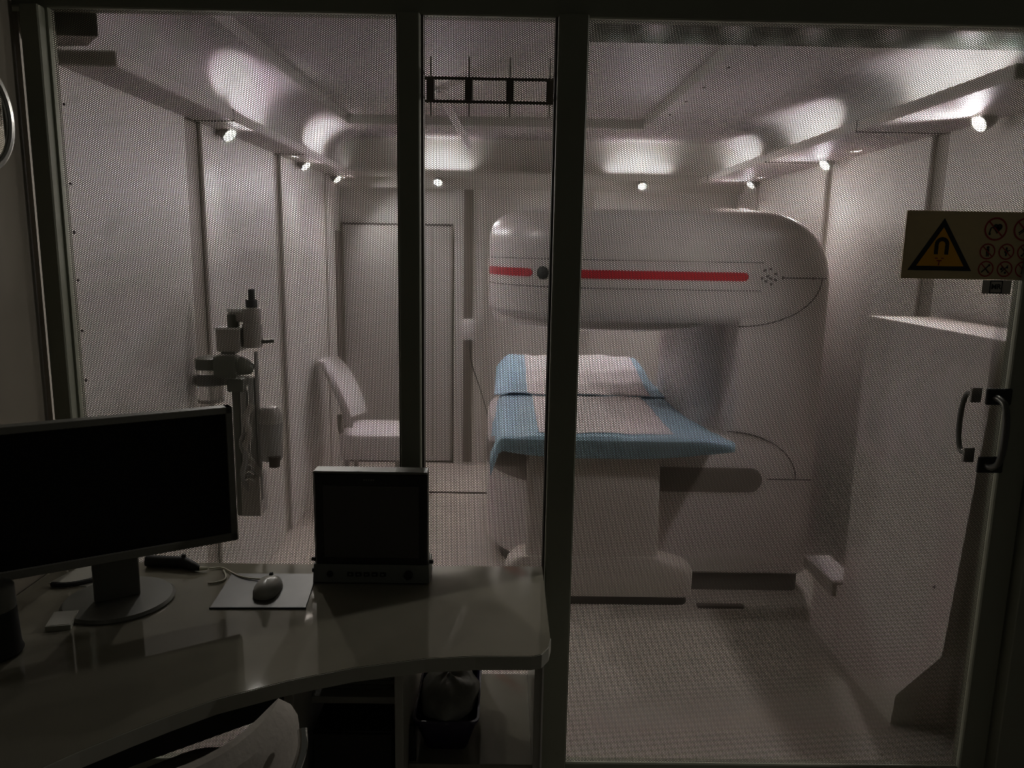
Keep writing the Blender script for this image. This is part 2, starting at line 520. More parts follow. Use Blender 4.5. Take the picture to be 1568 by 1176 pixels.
for (x, y), lab in zip(((-1.14, 3.30), (-1.14, 4.52), (-1.14, 5.36)), (
        'spotlight under left shelf nearest the mesh partition',
        'second spotlight from the mesh partition under the left shelf',
        'spotlight under left shelf at the far end by the back wall')):
    lamp((x, y, 2.035), (0.75, -0.3, -0.7), ((-1.11, y + .02 + .45 * (y > 4), 2.12), (-0.22, 0.15, 1.0), (0, 1, 0), (-1.13, y + .55, 2.105), 0.8, (0.75 if y < 4 else 1.0) if y < 5 else 0.15), lab, 0.8)
for (x, y), lab in zip(((1.565, 2.66), (1.59, 3.98), (1.60, 5.20)), (
        'big bright spotlight under the right shelf nearest the mesh door',
        'second spotlight from the mesh door under the right shelf',
        'spotlight under right shelf at the far end by the back wall')):
    lamp((x, y, 2.035), (-0.85, -0.12, -0.5) if y < 3 else (-0.75, -0.3, -0.7), ((1.56, y + .05, 2.12), (0.30, 0.15, 1.0), (0, 1, 0), (1.58, y + .55, 2.105), 0.8, 1.0), lab, 1.35 if y < 3 else 1.0)
for x, lab in ((-0.475, 'spotlight on the back shelf left of the scanner above the white door'), (0.935, 'spotlight on the back shelf above the scanner arm')):
    lamp((x, 5.47, 2.035), (0.0, -0.7, -0.7), ((x, 5.58, 2.125), (0.0, 0.25, 1.0), (1, 0, 0), (x, 5.60, 2.12), 0.45, 0.45), lab)

# ------------------------------------------------------------------ the open magnet scanner
Y0, Y1 = 3.45, 4.80
mri = thing('scanner', 'large pale open C-shaped scanner with a red stripe across its upper arm', 'scanner', (0.7, 4.1, 0))
XA, XB = -0.085, 1.46
RL = 0.58
def upper_ring(z):
    ins = 0.0
    if z > 1.64:
        k = (z - 1.64) / 0.14
        ins = 0.13 * (1 - math.sqrt(max(0, 1 - k * k)))
    if z < 1.31:
        ins = max(ins, 0.03 * (1.31 - z) / 0.03)
    dr = 0.0
    if z > 1.46:
        k = (z - 1.46) / 0.32
        dr = 0.30 * (1 - math.sqrt(max(0, 1 - k * k)))
    x1 = XB - max(dr, ins)
    return [(x, y, z) for x, y in rrect(XA + ins, x1, Y0 + ins * .7, Y1 - ins, RL - ins * .6, 0.05, 12)]
zs = [1.28, 1.295, 1.31, 1.36, 1.42, 1.46, 1.52, 1.58, 1.62, 1.64, 1.66, 1.68, 1.70, 1.72, 1.74, 1.755, 1.768, 1.776, 1.78]
link('upper_arm', add_loft(new_bm(), [upper_ring(z) for z in zs]), 'scanner', mri, smooth=True)
link('pole_shoe', lathe([(0.50, 1.225), (0.56, 1.24), (0.57, 1.285)], (0.50, 4.08, 0), n=48), 'scanner', mri, smooth=True)
link('top_cover', add_loft(new_bm(), [[(x, y, z) for x, y in rrect(0.98 + i, 1.38 - i, 4.0 + i, 4.6 - i, .12, .12, 6)] for z, i in ((1.70, 0), (1.78, .01), (1.81, .04), (1.825, .10))]), 'scanner', mri, smooth=True)
# lower arm: half round at the left like the upper one
low = [(0.085, 0.02), (0.10, 0.0), (0.50, 0.0), (0.72, 0.0), (0.745, 0.008), (0.755, 0.03)]
link('lower_arm', add_loft(new_bm(), [[(x, y, z) for x, y in rrect(XA + i, XB - i, Y0 + i, Y1 - i, RL - .3 * i, 0.05, 12)] for z, i in low]), 'scanner', mri, smooth=True)
link('plinth', prism(rrect(XA + .07, XB - .03, Y0 + .02, Y1 - .05, RL - .05, 0.04, 12), 0.0, 0.087), 'scanner_plinth', mri)
# right column, flush with both arms, and the round pillar behind the gap
link('column', prism(rrect(1.055, XB, Y0 + .002, Y1, 0.012, 0.05, 6), 0.70, 1.32), 'scanner', mri)
pil = link('pillar', add_loft(new_bm(), [[(1.05 + .17 * math.copysign(abs(math.cos(a)) ** .7, math.cos(a)), 4.15 + .46 * math.copysign(abs(math.sin(a)) ** .7, math.sin(a)), z) for a in [2 * PI * k / 32 for k in range(32)]] for z in (0.74, 1.29)]), 'white_plastic', mri, smooth=True)
tag(pil, 'paler rounded pillar in the scanner gap')
# bands along the outline
def path_at(s, rl=RL):
    """point and outward normal at arc length S from the leftmost point of an arm, round its left end, then along its front"""
    if s < rl * PI / 2:
        a = PI + s / rl
        return XA + rl + rl * math.cos(a), Y0 + rl + rl * math.sin(a), math.cos(a), math.sin(a)
    return XA + rl + s - rl * PI / 2, Y0, 0.0, -1.0
def s_of(x, rl=RL):
    if x < XA + rl:
        return rl * math.acos(max(-1, min(1, (XA + rl - x) / rl)))
    return rl * PI / 2 + x - XA - rl
def outline_strip(x0, x1, z0, z1, out, round_left=True):
    """raised strip with round ends that follows the outline of an arm between two X positions"""
    sa, sb = s_of(x0), s_of(x1)
    zm, hz = (z0 + z1) / 2, (z1 - z0) / 2
    S = [(sa + (sb - sa) * k / 40, hz) for k in range(41)]
    E_ = [math.radians(q) for q in (20, 40, 60, 75, 89)]
    S += [(sb + hz * math.sin(t), hz * math.cos(t)) for t in E_]
    if round_left:
        S = [(sa - hz * math.sin(t), hz * math.cos(t)) for t in E_[::-1]] + S
    rings = []
    for s, hh in S:
        x, y, nx, ny = path_at(s)
        rings.append([(x - nx * .01, y - ny * .01, zm - hh), (x + nx * out, y + ny * out, zm - hh), (x + nx * out, y + ny * out, zm + hh), (x - nx * .01, y - ny * .01, zm + hh)])
    return add_loft(new_bm(), rings)
link('lower_band', outline_strip(XA, 1.15, 0.495, 0.612, 0.004, False), 'scanner_band', mri)
cs = link('control_strip', outline_strip(XA, 1.145, 1.430, 1.555, 0.003, False), 'scanner', mri)
link('red_stripe', outline_strip(-0.075, 0.112, 1.473, 1.510, 0.006), 'red', cs)
link('red_stripe', outline_strip(0.27, 1.062, 1.473, 1.510, 0.006), 'red', cs)
px_, py_, nx_, ny_ = path_at(s_of(0.172))
link('sensor', lathe([(0.030, -.003), (0.030, .008), (0.02, .012)], (px_, py_, 1.492), V((nx_, ny_, 0)), 20), 'black_matt', cs, smooth=True)
for zz in (1.430, 1.555):
    link('strip_joint', tube([(*[c for c in (lambda p: (p[0] + p[2] * .002, p[1] + p[3] * .002))(path_at(s_of(-0.08) + (s_of(1.145) - s_of(-0.08)) * k / 40))], zz) for k in range(41)], 0.0018, 6), 'seam', cs)
badge = link('badge', lathe([(0.052, 0), (0.052, .005), (0.048, .006)], (1.17, Y0, 1.492), V((0, -1, 0)), 28), 'scanner', cs)
for k, (dx, dz) in enumerate(((-.02, .03), (.005, .036), (.028, .015), (.03, -.012), (.012, -.03), (-.012, -.018), (-.03, -.005), (-.006, .004), (.008, -.006))):
    link('badge_mark', box(1.17 + dx - .006, 1.17 + dx + .006, Y0 - .0085, Y0 - .005, 1.492 + dz - .005, 1.492 + dz + .005), 'seam', badge)
# panel seams: quarter arcs and short straight joints on the right
yf = Y0 - .001
arc = [(1.05 + .345 * math.sin(t), yf, 1.485 - .215 * (1 - math.cos(t)) if False else 1.27 + .215 * (1 - (1 - math.cos(PI / 2 - t)))) for t in [PI / 2 * k / 14 for k in range(15)]]
arc = [(1.05 + .36 * math.cos(t), yf, 1.485 - .215 * math.sin(t)) for t in [PI / 2 * k / 14 for k in range(15)]]
link('panel_joint', tube(arc, 0.0028, 6), 'seam', mri)
link('panel_joint', tube([(1.235, yf, 1.49), (XB - .03, yf, 1.49)], 0.0032, 6), 'seam', mri)
arc = [(1.03 + .335 * math.cos(t), yf, 0.56 + .225 * math.sin(t)) for t in [PI / 2 * k / 14 for k in range(15)]]
link('panel_joint', tube(arc, 0.0028, 6), 'seam', mri)
link('panel_joint', tube([(1.235, yf, 0.56), (XB - .02, yf, 0.56)], 0.0028, 6), 'seam', mri)
for x in (1.235, 1.37):
    link('joint_stud', lathe([(0.007, 0), (0.006, .003)], (x, yf - .001, 1.49), V((0, -1, 0)), 10), 'seam', mri)

# ------------------------------------------------------------------ patient table
tb = thing('patient_table', 'pale patient table on a broad pedestal reaching into the scanner', 'table', (0.4, 3.5, 0))
link('pedestal', add_loft(new_bm(), [[(x, y, z) for x, y in rrect(0.11 + i, 0.70 + j, 3.295, 3.44, 0.03, 0.03, 5)] for z, i, j in ((0.20, 0, .015), (0.50, 0, .008), (0.755, 0, 0))]), 'couch', tb, smooth=True)
link('foot', add_loft(new_bm(), [[(x, y, z) for x, y in rrect(0.02 + i, x1 + .012, 3.285, 3.44, .03, .05, 6)] for z, i, x1 in ((0.045, 0, 0.865), (0.155, 0, 0.868), (0.185, .01, 0.845), (0.21, .03, 0.76), (0.232, .06, 0.715))]), 'couch', tb, smooth=True)
link('foot_skirting', prism(rrect(0.05, 0.86, 3.30, 3.44, .03, .05, 5), 0.0, 0.045), 'seam', tb)
link('table_top', add_loft(new_bm(), [[(x, y, z) for x, y in rrect(-0.01 + i, 0.86 - i, 3.285 + i, 4.98, 0.06, 0.06, 6)] for z, i in ((0.758, .02), (0.768, 0), (0.79, 0), (0.797, .008))]), 'couch', tb, smooth=True)
def wedge(x, y, top):
    q = max(0, min(1, (y - 4.12) / .82))
    return (x, y, 0.797 + (top - .797) * (.02 + .98 * q * q * (3 - 2 * q)))
def wedge_ring(i, top):
    p = [(0.0 + i, 4.14 + (4.96 - i - 4.14) * k / 12) for k in range(13)]
    return [wedge(x, y, top) for x, y in p] + [wedge(0.85 - i, y, top) for x, y in p[::-1]]
link('cushion', add_loft(new_bm(), [wedge_ring(0, 0.799), wedge_ring(0, 0.87), wedge_ring(.02, 0.897)]), 'couch_pad', tb, smooth=True)
link('side_panel', add_loft(new_bm(), [[(x, y, z) for x, y in rrect(-0.055, 0.105, 3.30 + i, 3.44, 0.05, 0.005, 5)] for z, i in ((0.64, .03), (0.69, 0), (0.756, 0))]), 'scanner_band', tb, smooth=True)

def sheet(name, label, x0, x1, y0, y1, zf, nx, ny, m, group=None, parent=None, thick=0.003, cat='sheet'):
    bm = new_bm()
    g = []
    for i in range(nx + 1):
        row = []
        for j in range(ny + 1):
            u, v = i / nx, j / ny
            row.append(bm.verts.new(zf(x0 + (x1 - x0) * u, y0 + (y1 - y0) * v, u, v)))
        g.append(row)
    for i in range(nx):
        for j in range(ny):
            bm.faces.new((g[i][j], g[i + 1][j], g[i + 1][j + 1], g[i][j + 1]))
    o = link(name, bm, m, parent, origin=None if parent else (x0, y0, 0.8), smooth=True)
    s = o.modifiers.new('thickness', 'SOLIDIFY')
    s.thickness = thick
    s.offset = 1
    if label: tag(o, label, cat, group)
    return o
def wr(x, y, a=0.0025):
    return a * (math.sin(x * 23 + y * 9) + math.sin(y * 31 - x * 12) * .7 + math.sin(x * 51 + 1.3) * .4)
# near pad: flat on the table, hanging over the front edge and both sides
def near_pad(x, y, u, v):
    z = 0.804 + wr(x, y)
    yy = y
    if y < 3.215:                                  # front flap, bellied in and tucked under
        d = 3.215 - y
        sag = 1 - 0.72 * abs(2 * u - 1) ** 3
        z = 0.802 - d * (0.12 + .80 * sag)
        yy = 3.213 - .012 * math.sin(d * 20) + d * .55 * sag
    if x < -0.015:
        d = -0.015 - x
        z -= d * (1.1 + .5 * max(0, 1 - v * 3))
        x = -0.015 - d * .45
    if x > 0.868:
        d = x - 0.868
        z -= d * (0.10 + .7 * v)
    return (x, yy, z)
pad1 = sheet('underpad', 'blue edged white disposable underpad over the near end of the table, hanging down in front', -0.10, 1.0, 3.105, 4.20, near_pad, 44, 56, 'blue', 'underpads on the patient table')
def near_white(x, y, u, v):
    return (x, y, 0.8095 + wr(x, y))
sheet('absorbent_layer', None, 0.155, 0.745, 3.27, 4.19, near_white, 26, 40, 'pad_white', parent=pad1, thick=0.003)
def far_pad(x, y, u, v):
    q = max(0, min(1, (y - 4.12) / .82))
    z = 0.813 + 0.108 * q * q * (3 - 2 * q) + wr(x, y) * 1.7
    if y < 4.25: z += 0.007 * math.sin(x * 15 + 1) * (4.25 - y) / .13
    if y > 4.93: z -= (y - 4.93) * 1.0
    if x < 0.02:
        z -= (0.02 - x) * 1.1
    if x > 0.83: z -= (x - 0.83) * 1.3
    return (x, y, max(z, 0.812))
pad2 = sheet('underpad', 'blue edged white underpad spread over the raised cushion at the far end of the table', -0.05, 0.89, 4.12, 5.0, far_pad, 36, 30, 'blue', 'underpads on the patient table')
def far_white(x, y, u, v):
    a = far_pad(x, y, u, v)
    return (a[0], a[1], a[2] + .005)
sheet('absorbent_layer', None, 0.13, 0.80, 4.121, 4.985, far_white, 24, 24, 'pad_white', parent=pad2, thick=0.003)

# ------------------------------------------------------------------ right cabinet along the wall
cb = thing('floor_cabinet', 'tall pale flat-sided cabinet with a chamfered foot along the right wall', 'cabinet', (1.5, 2.5, 0))
def yz_prism(pts, x0, x1):
    return add_loft(new_bm(), [[(x0, y, z) for y, z in pts], [(x1, y, z) for y, z in pts]])
link('body', yz_prism([(2.41, 0.0), (2.40, 0.115), (2.17, 0.39), (2.075, 1.375), (2.86, 1.375), (2.86, 0.0)], 1.355, 1.60), 'cabinet', cb)
link('body_panel', yz_prism([(2.86, 0.0), (3.12, 0.0), (3.12, 0.22), (2.86, 0.30)], 1.352, 1.60), 'cabinet', cb)
link('screw', lathe([(0.005, 0), (0.004, .003)], (1.355, 2.25, 0.58), V((-1, 0, 0)), 10), 'seam', cb)
bx = thing('wall_box', 'small white-topped box at the foot of the right wall beyond the cabinet', 'box', (1.40, 3.05, 0.22))
link('casing', yz_prism([(2.90, 0.24), (3.20, 0.24), (3.20, 0.285), (2.90, 0.30)], 1.335, 1.44), 'wall_strip', bx)
link('lid', yz_prism([(2.90, 0.30), (3.19, 0.288), (3.19, 0.296), (2.90, 0.31)], 1.335, 1.44), 'white_plastic', bx)

# ------------------------------------------------------------------ white chair by the left wall
ch = thing('tub_chair', 'white moulded chair with a thick seat beside the left wall facing the scanner', 'chair', (-0.82, 4.85, 0))
link('seat', add_loft(new_bm(), [[(x, y, z) for x, y in rrect(-1.02 + i, -0.60 - i, 4.62 + i, 5.06 - i, 0.05, 0.05, 6)] for z, i in ((0.29, .01), (0.42, .0), (0.445, .008), (0.455, .03))]), 'white_plastic', ch, smooth=True)
bk = []
for k in range(9):
    z = 0.50 + .385 * k / 8
    off = -0.16 * (k / 8) ** 1.4
    w = 0.5 * (0.46 if k < 5 else 0.46 * math.sqrt(max(0.05, 1 - ((k - 4.5) / 4.2) ** 2)))
    n = 12
    front, rear = [], []
    for j in range(n + 1):
        t = -1 + 2 * j / n
        bow = 0.07 * (t * t)
        front.append((-1.015 + off + bow + .03, 4.84 + t * w, z))
        rear.append((-1.015 + off + bow, 4.84 + t * w, z))
    bk.append(front + rear[::-1])
link('backrest', add_loft(new_bm(), bk), 'white_plastic', ch, smooth=True)
for y in (4.70, 4.98):
    link('back_support', tube(smooth_pts([(-0.99, y, 0.40), (-1.02, y, 0.47), (-1.02, y, 0.56)]), 0.016, 8), 'grey_med', ch, smooth=True)
for x in (-0.97, -0.66):
    for y in (4.68, 5.0):
        link('leg', tube([(x, y, 0.30), (x + (0.02 if x > -.8 else -.02), y, 0.0)], [0.017, 0.012], 10), 'grey_med', ch, smooth=True)

# ------------------------------------------------------------------ small box with a cable on the back pilaster
wbx = thing('cable_box', 'small white box with a dark hanging cable on the back wall pilaster', 'box', (-0.25, 5.56, 0.93))
link('casing', box(-0.305, -0.215, 5.53, 5.59, 0.94, 1.09, 0.008, 2), 'white_plastic', wbx, smooth=True)
link('cable', tube(smooth_pts([(-0.25, 5.535, 0.945), (-0.25, 5.52, 0.86), (-0.235, 5.52, 0.76), (-0.18, 5.50, 0.62), (-0.14, 5.45, 0.50), (-0.11, 5.40, 0.42)]), 0.006, 6), 'seam', wbx)

# ------------------------------------------------------------------ wall mounted breathing apparatus at the left
ap = thing('breathing_apparatus', 'grey hospital breathing apparatus of valves, blocks and clear jars hung on the left wall', 'medical apparatus', (-1.0, 2.9, 0.55))
YA = 2.9
link('wall_bracket', box(-1.19, -0.97, YA + .03, YA + .06, 1.06, 1.10, .004, 1), 'grey_med', ap)
link('wall_bracket', box(-1.19, -0.97, YA + .03, YA + .06, 0.62, 0.66, .004, 1), 'grey_med', ap)
rg = link('regulator', lathe([(0.034, 1.215), (0.036, 1.22), (0.036, 1.30), (0.030, 1.305), (0.034, 1.31), (0.034, 1.36), (0.026, 1.365)], (-0.95, YA, 0), n=20), 'grey_med', ap, smooth=True)
link('knob', lathe([(0.021, 1.365), (0.021, 1.393), (0.012, 1.394), (0.012, 1.430), (0.009, 1.433)], (-0.948, YA, 0), n=16), 'black_matt', rg, smooth=True)
link('outlet', tube([(-0.93, YA, 1.235), (-0.87, YA, 1.24)], 0.008, 8), 'dark_metal', rg)
vp = link('vaporiser', box(-1.075, -0.985, YA - .04, YA + .04, 1.20, 1.285, .006, 2), 'grey_med', ap)
link('top_plate', box(-1.08, -0.98, YA - .042, YA + .042, 1.283, 1.291), 'alu', vp)
link('dial', lathe([(0.022, 0), (0.022, .045), (0.016, .05)], (-1.02, YA, 1.29), n=16), 'olive', vp, smooth=True)
link('top_arm', box(-1.04, -0.965, YA - .012, YA + .012, 1.345, 1.36, .002, 1), 'alu', ap)
link('side_arm', box(-1.035, -0.975, YA - .015, YA + .015, 1.31, 1.345, .003, 1), 'grey_med', ap)
link('valve_block', box(-1.09, -1.0, YA - .05, YA + .02, 1.10, 1.185, .012, 2), 'olive', ap)
link('valve_cone', tube([(-1.0, YA - .01, 1.145), (-0.975, YA - .01, 1.14), (-0.955, YA, 1.13)], [.038, .032, .02], 14), 'olive', ap, smooth=True)
link('valve_collar', box(-1.06, -1.01, YA - .03, YA + .01, 1.19, 1.205), 'olive', ap)
ja = link('clear_jar', lathe([(0.044, 1.01), (0.048, 1.02), (0.048, 1.15), (0.040, 1.165)], (-1.118, YA, 0), n=24), 'clear', ap, smooth=True)
link('lid', lathe([(0.05, 1.13), (0.05, 1.17), (0.036, 1.178)], (-1.118, YA, 0), n=24), 'olive', ja, smooth=True)
link('base_ring', lathe([(0.047, 1.002), (0.049, 1.006), (0.049, 1.014)], (-1.118, YA, 0), n=24), 'grey_med', ja)
link('clamp', box(-1.045, -0.985, YA - .03, YA + .02, 1.045, 1.095, .006, 2), 'olive', ap)
link('column', box(-1.032, -1.005, YA - .015, YA + .015, 0.55, 1.06, .004, 1), 'olive', ap)
for x, z0, z1, r in ((-0.985, 0.60, 1.05, .012), (-0.958, 0.575, 1.10, .013), (-0.937, 0.62, 1.20, .008)):
    link('flow_tube', tube([(x, YA - .01, z0), (x, YA - .01, z1)], r, 12), 'tube', ap, smooth=True)
link('hose', tube(smooth_pts([(-0.95, YA - .03, 1.0), (-0.98, YA - .05, 0.95), (-0.95, YA - .06, 0.89), (-0.99, YA - .05, 0.83), (-0.96, YA - .04, 0.78), (-0.93, YA - .03, 0.72)]), 0.012, 10), 'grey_med', ap, smooth=True)
link('hose', tube(smooth_pts([(-0.97, YA - .03, 0.90), (-1.0, YA - .05, 0.86), (-0.97, YA - .06, 0.80), (-1.0, YA - .05, 0.72), (-0.975, YA - .03, 0.66)]), 0.010, 10), 'tube', ap, smooth=True)
jb = link('suction_jar', lathe([(0.036, 0.775), (0.043, 0.785), (0.045, 0.93), (0.04, 0.94)], (-0.895, YA, 0), n=24), 'tube', ap, smooth=True)
link('lid', lathe([(0.046, 0.925), (0.046, 0.95), (0.03, 0.985), (0.012, 0.99)], (-0.895, YA, 0), n=24), 'grey_med', jb, smooth=True)
link('cap', lathe([(0.02, 0.76), (0.024, 0.80)], (-0.872, YA - .04, 0), n=12), 'brown', jb)
link('lower_case', prism([(-1.005, YA - .04), (-0.935, YA - .04), (-0.935, YA + .05), (-1.005, YA + .05)], 0.56, 0.72), 'grey_med', ap)
for k in range(4):
    link('clip', tube(smooth_pts([(-0.99, YA - .045, 0.79 - k * .028), (-0.965, YA - .05, 0.80 - k * .028), (-0.95, YA - .045, 0.785 - k * .028)]), 0.004, 6), 'alu', ap)

# ------------------------------------------------------------------ dark hanger rail behind the middle mesh
hr = thing('hanger_rail', 'dark double rail with four clamps hung high behind the middle mesh', 'rail', (-0.05, 2.06, 1.97))
link('rail', box(-0.225, 0.13, 2.052, 2.058, 2.017, 2.0235), 'brown', hr)
link('rail', box(-0.225, 0.13, 2.052, 2.058, 1.961, 1.9675), 'brown', hr)
for x in (-0.197, -0.100, 0.004, 0.106):
    c = link('clamp', box(x - .010, x + .010, 2.050, 2.064, 1.966, 2.02, .002, 1), 'brown', hr)
    link('rod', tube([(x, 2.068, 1.93), (x, 2.068, 2.075)], 0.0025, 6), 'grey_med', c)
tr = thing('ceiling_strut', 'short pale slanting strut under the ceiling behind the middle mesh', 'strut', (-0.3, 4.3, 2.2))
link('strut', tube([(-0.36, 4.2, 2.40), (-0.22, 4.6, 2.17)], 0.02, 10), 'white_plastic', tr, smooth=True)
link('ceiling_plate', box(-0.40, -0.32, 4.16, 4.24, 2.395, 2.405), 'white_plastic', tr)

# ------------------------------------------------------------------ warning sign on the mesh door
sg = thing('warning_sign', 'beige sign on the mesh door with an orange magnet triangle and red prohibition rings', 'sign', (1.19, 1.995, 1.54))
YS = 1.9955
link('plate', box(1.018, 1.362, YS, YS + .0012, 1.541, 1.712), 'sign_plate', sg)
def xz_poly(bm, pts, y0, y1):
    return add_loft(bm, [[(x, y1, z) for x, z in pts], [(x, y0, z) for x, z in pts]])
def tri(s):
    c = (1.1157, 1.606)
    return [(c[0] + (x - c[0]) * s, c[1] + (z - c[1]) * s) for x, z in ((1.033, 1.562), (1.1985, 1.562), (1.1157, 1.694))]
wt = link('warning_triangle', xz_poly(new_bm(), tri(1.0), YS - .0006, YS), 'sign_black', sg)
link('triangle_field', xz_poly(new_bm(), tri(0.74), YS - .0011, YS - .0007), 'sign_orange', wt)
bm = new_bm()
cx, cz = 1.1150, 1.628
n = 12
ro, ri = 0.0185, 0.0085
prof = [(cx + ro, 1.603)] + [(cx + ro * math.cos(PI * k / n), cz + ro * math.sin(PI * k / n)) for k in range(n + 1)] + [(cx - ro, 1.603), (cx - ri, 1.603)] + [(cx - ri * math.cos(PI * k / n), cz + ri * math.sin(PI * k / n)) for k in range(n + 1)] + [(cx + ri, 1.603)]
lo = [bm.verts.new((x, YS - .0016, z)) for x, z in prof]
hi = [bm.verts.new((x, YS - .0012, z)) for x, z in prof]
half = len(prof) // 2
outer = list(range(0, n + 3)); inner = list(range(2 * n + 5, n + 2, -1))
for L in (lo, hi):
    for k in range(n + 2):
        bm.faces.new((L[outer[k]], L[outer[k + 1]], L[inner[k + 1]], L[inner[k]]))
link('magnet_symbol', bm, 'sign_black', wt)
bm = new_bm()
add_box(bm, 1.1005, 1.1075, YS - .0016, YS - .0012, 1.592, 1.5945)
add_box(bm, 1.1165, 1.1235, YS - .0016, YS - .0012, 1.592, 1.5945)
add_box(bm, 1.1060, 1.1180, YS - .0016, YS - .0012, 1.5855, 1.5885)
add_box(bm, 1.1105, 1.1135, YS - .0016, YS - .0012, 1.575, 1.586)
link('field_mark', bm, 'sign_red', wt)
def ring(cx, cz, r, w, kind):
    bm = new_bm()
    n = 28
    o = [(cx + r * math.cos(2 * PI * k / n), cz + r * math.sin(2 * PI * k / n)) for k in range(n)]
    i = [(cx + (r - w) * math.cos(2 * PI * k / n), cz + (r - w) * math.sin(2 * PI * k / n)) for k in range(n)]
    ov = [bm.verts.new((x, YS - .0012, z)) for x, z in o]
    iv = [bm.verts.new((x, YS - .0012, z)) for x, z in i]
    for k in range(n):
        bm.faces.new((ov[k], ov[(k + 1) % n], iv[(k + 1) % n], iv[k]))
    a = math.radians(135)
    d = V((math.cos(a), 0, math.sin(a))); nrm = V((-d.z, 0, d.x)) * w * .42
    c = V((cx, YS - .0014, cz)); e = d * (r - w * .5)
    vs = [bm.verts.new(p) for p in (c - e - nrm, c + e - nrm, c + e + nrm, c - e + nrm)]
    bm.faces.new(vs)
    ro_ = link('prohibition_ring', bm, 'sign_red', sg)
    g = new_bm()
    y0, y1 = YS - .001, YS - .0004
    def bx(x0, x1, z0, z1): add_box(g, cx + x0 * r, cx + x1 * r, y0, y1, cz + z0 * r, cz + z1 * r)
    def disc(x, z, rr): add_lathe(g, [(rr * r, 0), (rr * r, .0005)], (cx + x * r, YS - .0005, cz + z * r), V((0, -1, 0)), 14)
    def bar(p, q, w_):
        add_tube(g, [(cx + p[0] * r, YS - .0006, cz + p[1] * r), (cx + q[0] * r, YS - .0006, cz + q[1] * r)], w_ * r * .5, 6)
    if kind == 'heart':
        disc(.0, .18, .25); disc(.32, .2, .25)
        xz_poly(g, [(cx - .22 * r, cz + .1 * r), (cx + .16 * r, cz - .4 * r), (cx + .55 * r, cz + .12 * r)], y0, y1)
        bar((-.1, .2), (-.4, .1), .1); bar((-.4, .1), (-.5, -.35), .1); disc(-.48, -.42, .1)
    elif kind == 'brush':
        bar((-.5, -.3), (.4, .4), .1); bar((-.45, -.45), (.1, .0), .07); bar((.1, .3), (.5, .1), .12)
    elif kind == 'figure':
        disc(.05, .48, .17); bx(-.14, .22, -.15, .32); bx(-.12, .02, -.62, -.1); bx(.08, .22, -.62, -.1)
    elif kind == 'watch':
        disc(0, 0, .24); bx(-.1, .1, -.55, .55); bar((.2, .1), (.45, .2), .12)
    elif kind == 'shears':
        bar((-.4, .45), (.3, -.4), .12); bar((.4, .45), (-.3, -.4), .12); disc(-.35, -.45, .14); disc(.35, -.45, .14)
    elif kind == 'tools':
        bar((-.5, -.45), (.45, .5), .14); bar((-.1, .1), (.4, -.5), .14); disc(.4, .45, .14)
    elif kind == 'keys':
        bar((-.4, -.4), (.4, .45), .12); bar((-.4, .3), (.4, -.35), .12); disc(-.4, .0, .16); disc(.1, -.45, .14); disc(.3, .2, .13)
    else:
        disc(.05, .42, .15); bx(-.1, .2, -.45, .28); bx(-.22, .3, -.55, -.42)
    link('ring_symbol', g, 'sign_black', ro_)
ring(1.2485, 1.669, 0.0295, 0.0045, 'heart')
ring(1.3235, 1.669, 0.0295, 0.0045, 'brush')
for x, z, k in ((1.234, 1.6125, 'figure'), (1.283, 1.6125, 'watch'), (1.331, 1.6125, 'shears'), (1.235, 1.5685, 'tools'), (1.284, 1.5685, 'keys'), (1.331, 1.5685, 'bust')):
    ring(x, z, 0.0205, 0.0035, k)
st = thing('square_sticker', 'small pale square sticker with the letters MR below the warning sign', 'sticker', (1.265, 1.996, 1.505))
link('backing', box(1.232, 1.308, YS, YS + .001, 1.505, 1.540), 'sticker', st)
bm = new_bm()
cx, cz, s = 1.2680, 1.5225, 0.0165
for x0, x1, z0, z1 in ((-s, s, s - .0025, s), (-s, s, -s, -s + .0025), (-s, -s + .0025, -s, s), (s - .0025, s, -s, s)):
    add_box(bm, cx + x0, cx + x1, YS - .0008, YS - .0002, cz + z0, cz + z1)
link('border', bm, 'sign_black', st)
fc = bpy.data.curves.new('lettering', 'FONT')
fc.body = 'MR'
fc.size = 0.0185
fc.align_x = 'CENTER'; fc.align_y = 'CENTER'
fc.extrude = 0.0003
fc.offset = 0.0005
fo = bpy.data.objects.new('lettering', fc)
COL.objects.link(fo)
fme = bpy.data.meshes.new_from_object(fo.evaluated_get(bpy.context.evaluated_depsgraph_get()))
bpy.data.objects.remove(fo)
fo = bpy.data.objects.new('lettering', fme)
COL.objects.link(fo)
fo.parent = st
fo.location = V((cx, YS - .0008, cz)) - V((1.265, 1.996, 1.505))
fo.rotation_euler = (PI / 2, 0, 0)
fme.materials.clear()
fme.materials.append(M['sign_black'])

# ------------------------------------------------------------------ desk
dk = thing('desk', 'grey corner desk with a curved front edge along the mesh partition', 'desk', (-0.5, 1.6, 0))
ZD = 0.755
outline = [(0.111, 1.962), (0.111, 1.575), (0.104, 1.535), (0.088, 1.506), (0.066, 1.498), (-0.05, 1.496), (-0.156, 1.484), (-0.298, 1.445), (-0.417, 1.395), (-0.533, 1.33), (-0.597, 1.277), (-0.646, 1.232), (-0.705, 1.174), (-0.745, 1.128), (-0.79, 1.05), (-0.81, 0.95), (-0.815, 0.7), (-1.165, 0.7), (-1.165, 1.955)]
bm = prism(outline, ZD - 0.03, ZD)
link('desk_top', bm, 'desk', dk)
def grow(pts, d):
    out = []
    n = len(pts)
    for i in range(n):
        a, b, c = V(pts[i - 1]), V(pts[i]), V(pts[(i + 1) % n])
        t = ((b - a).normalized() + (c - b).normalized()).normalized()
        nrm = V((-t.y, t.x))
        out.append((b.x + nrm.x * d, b.y + nrm.y * d))
    return out
ed = outline[1:17]
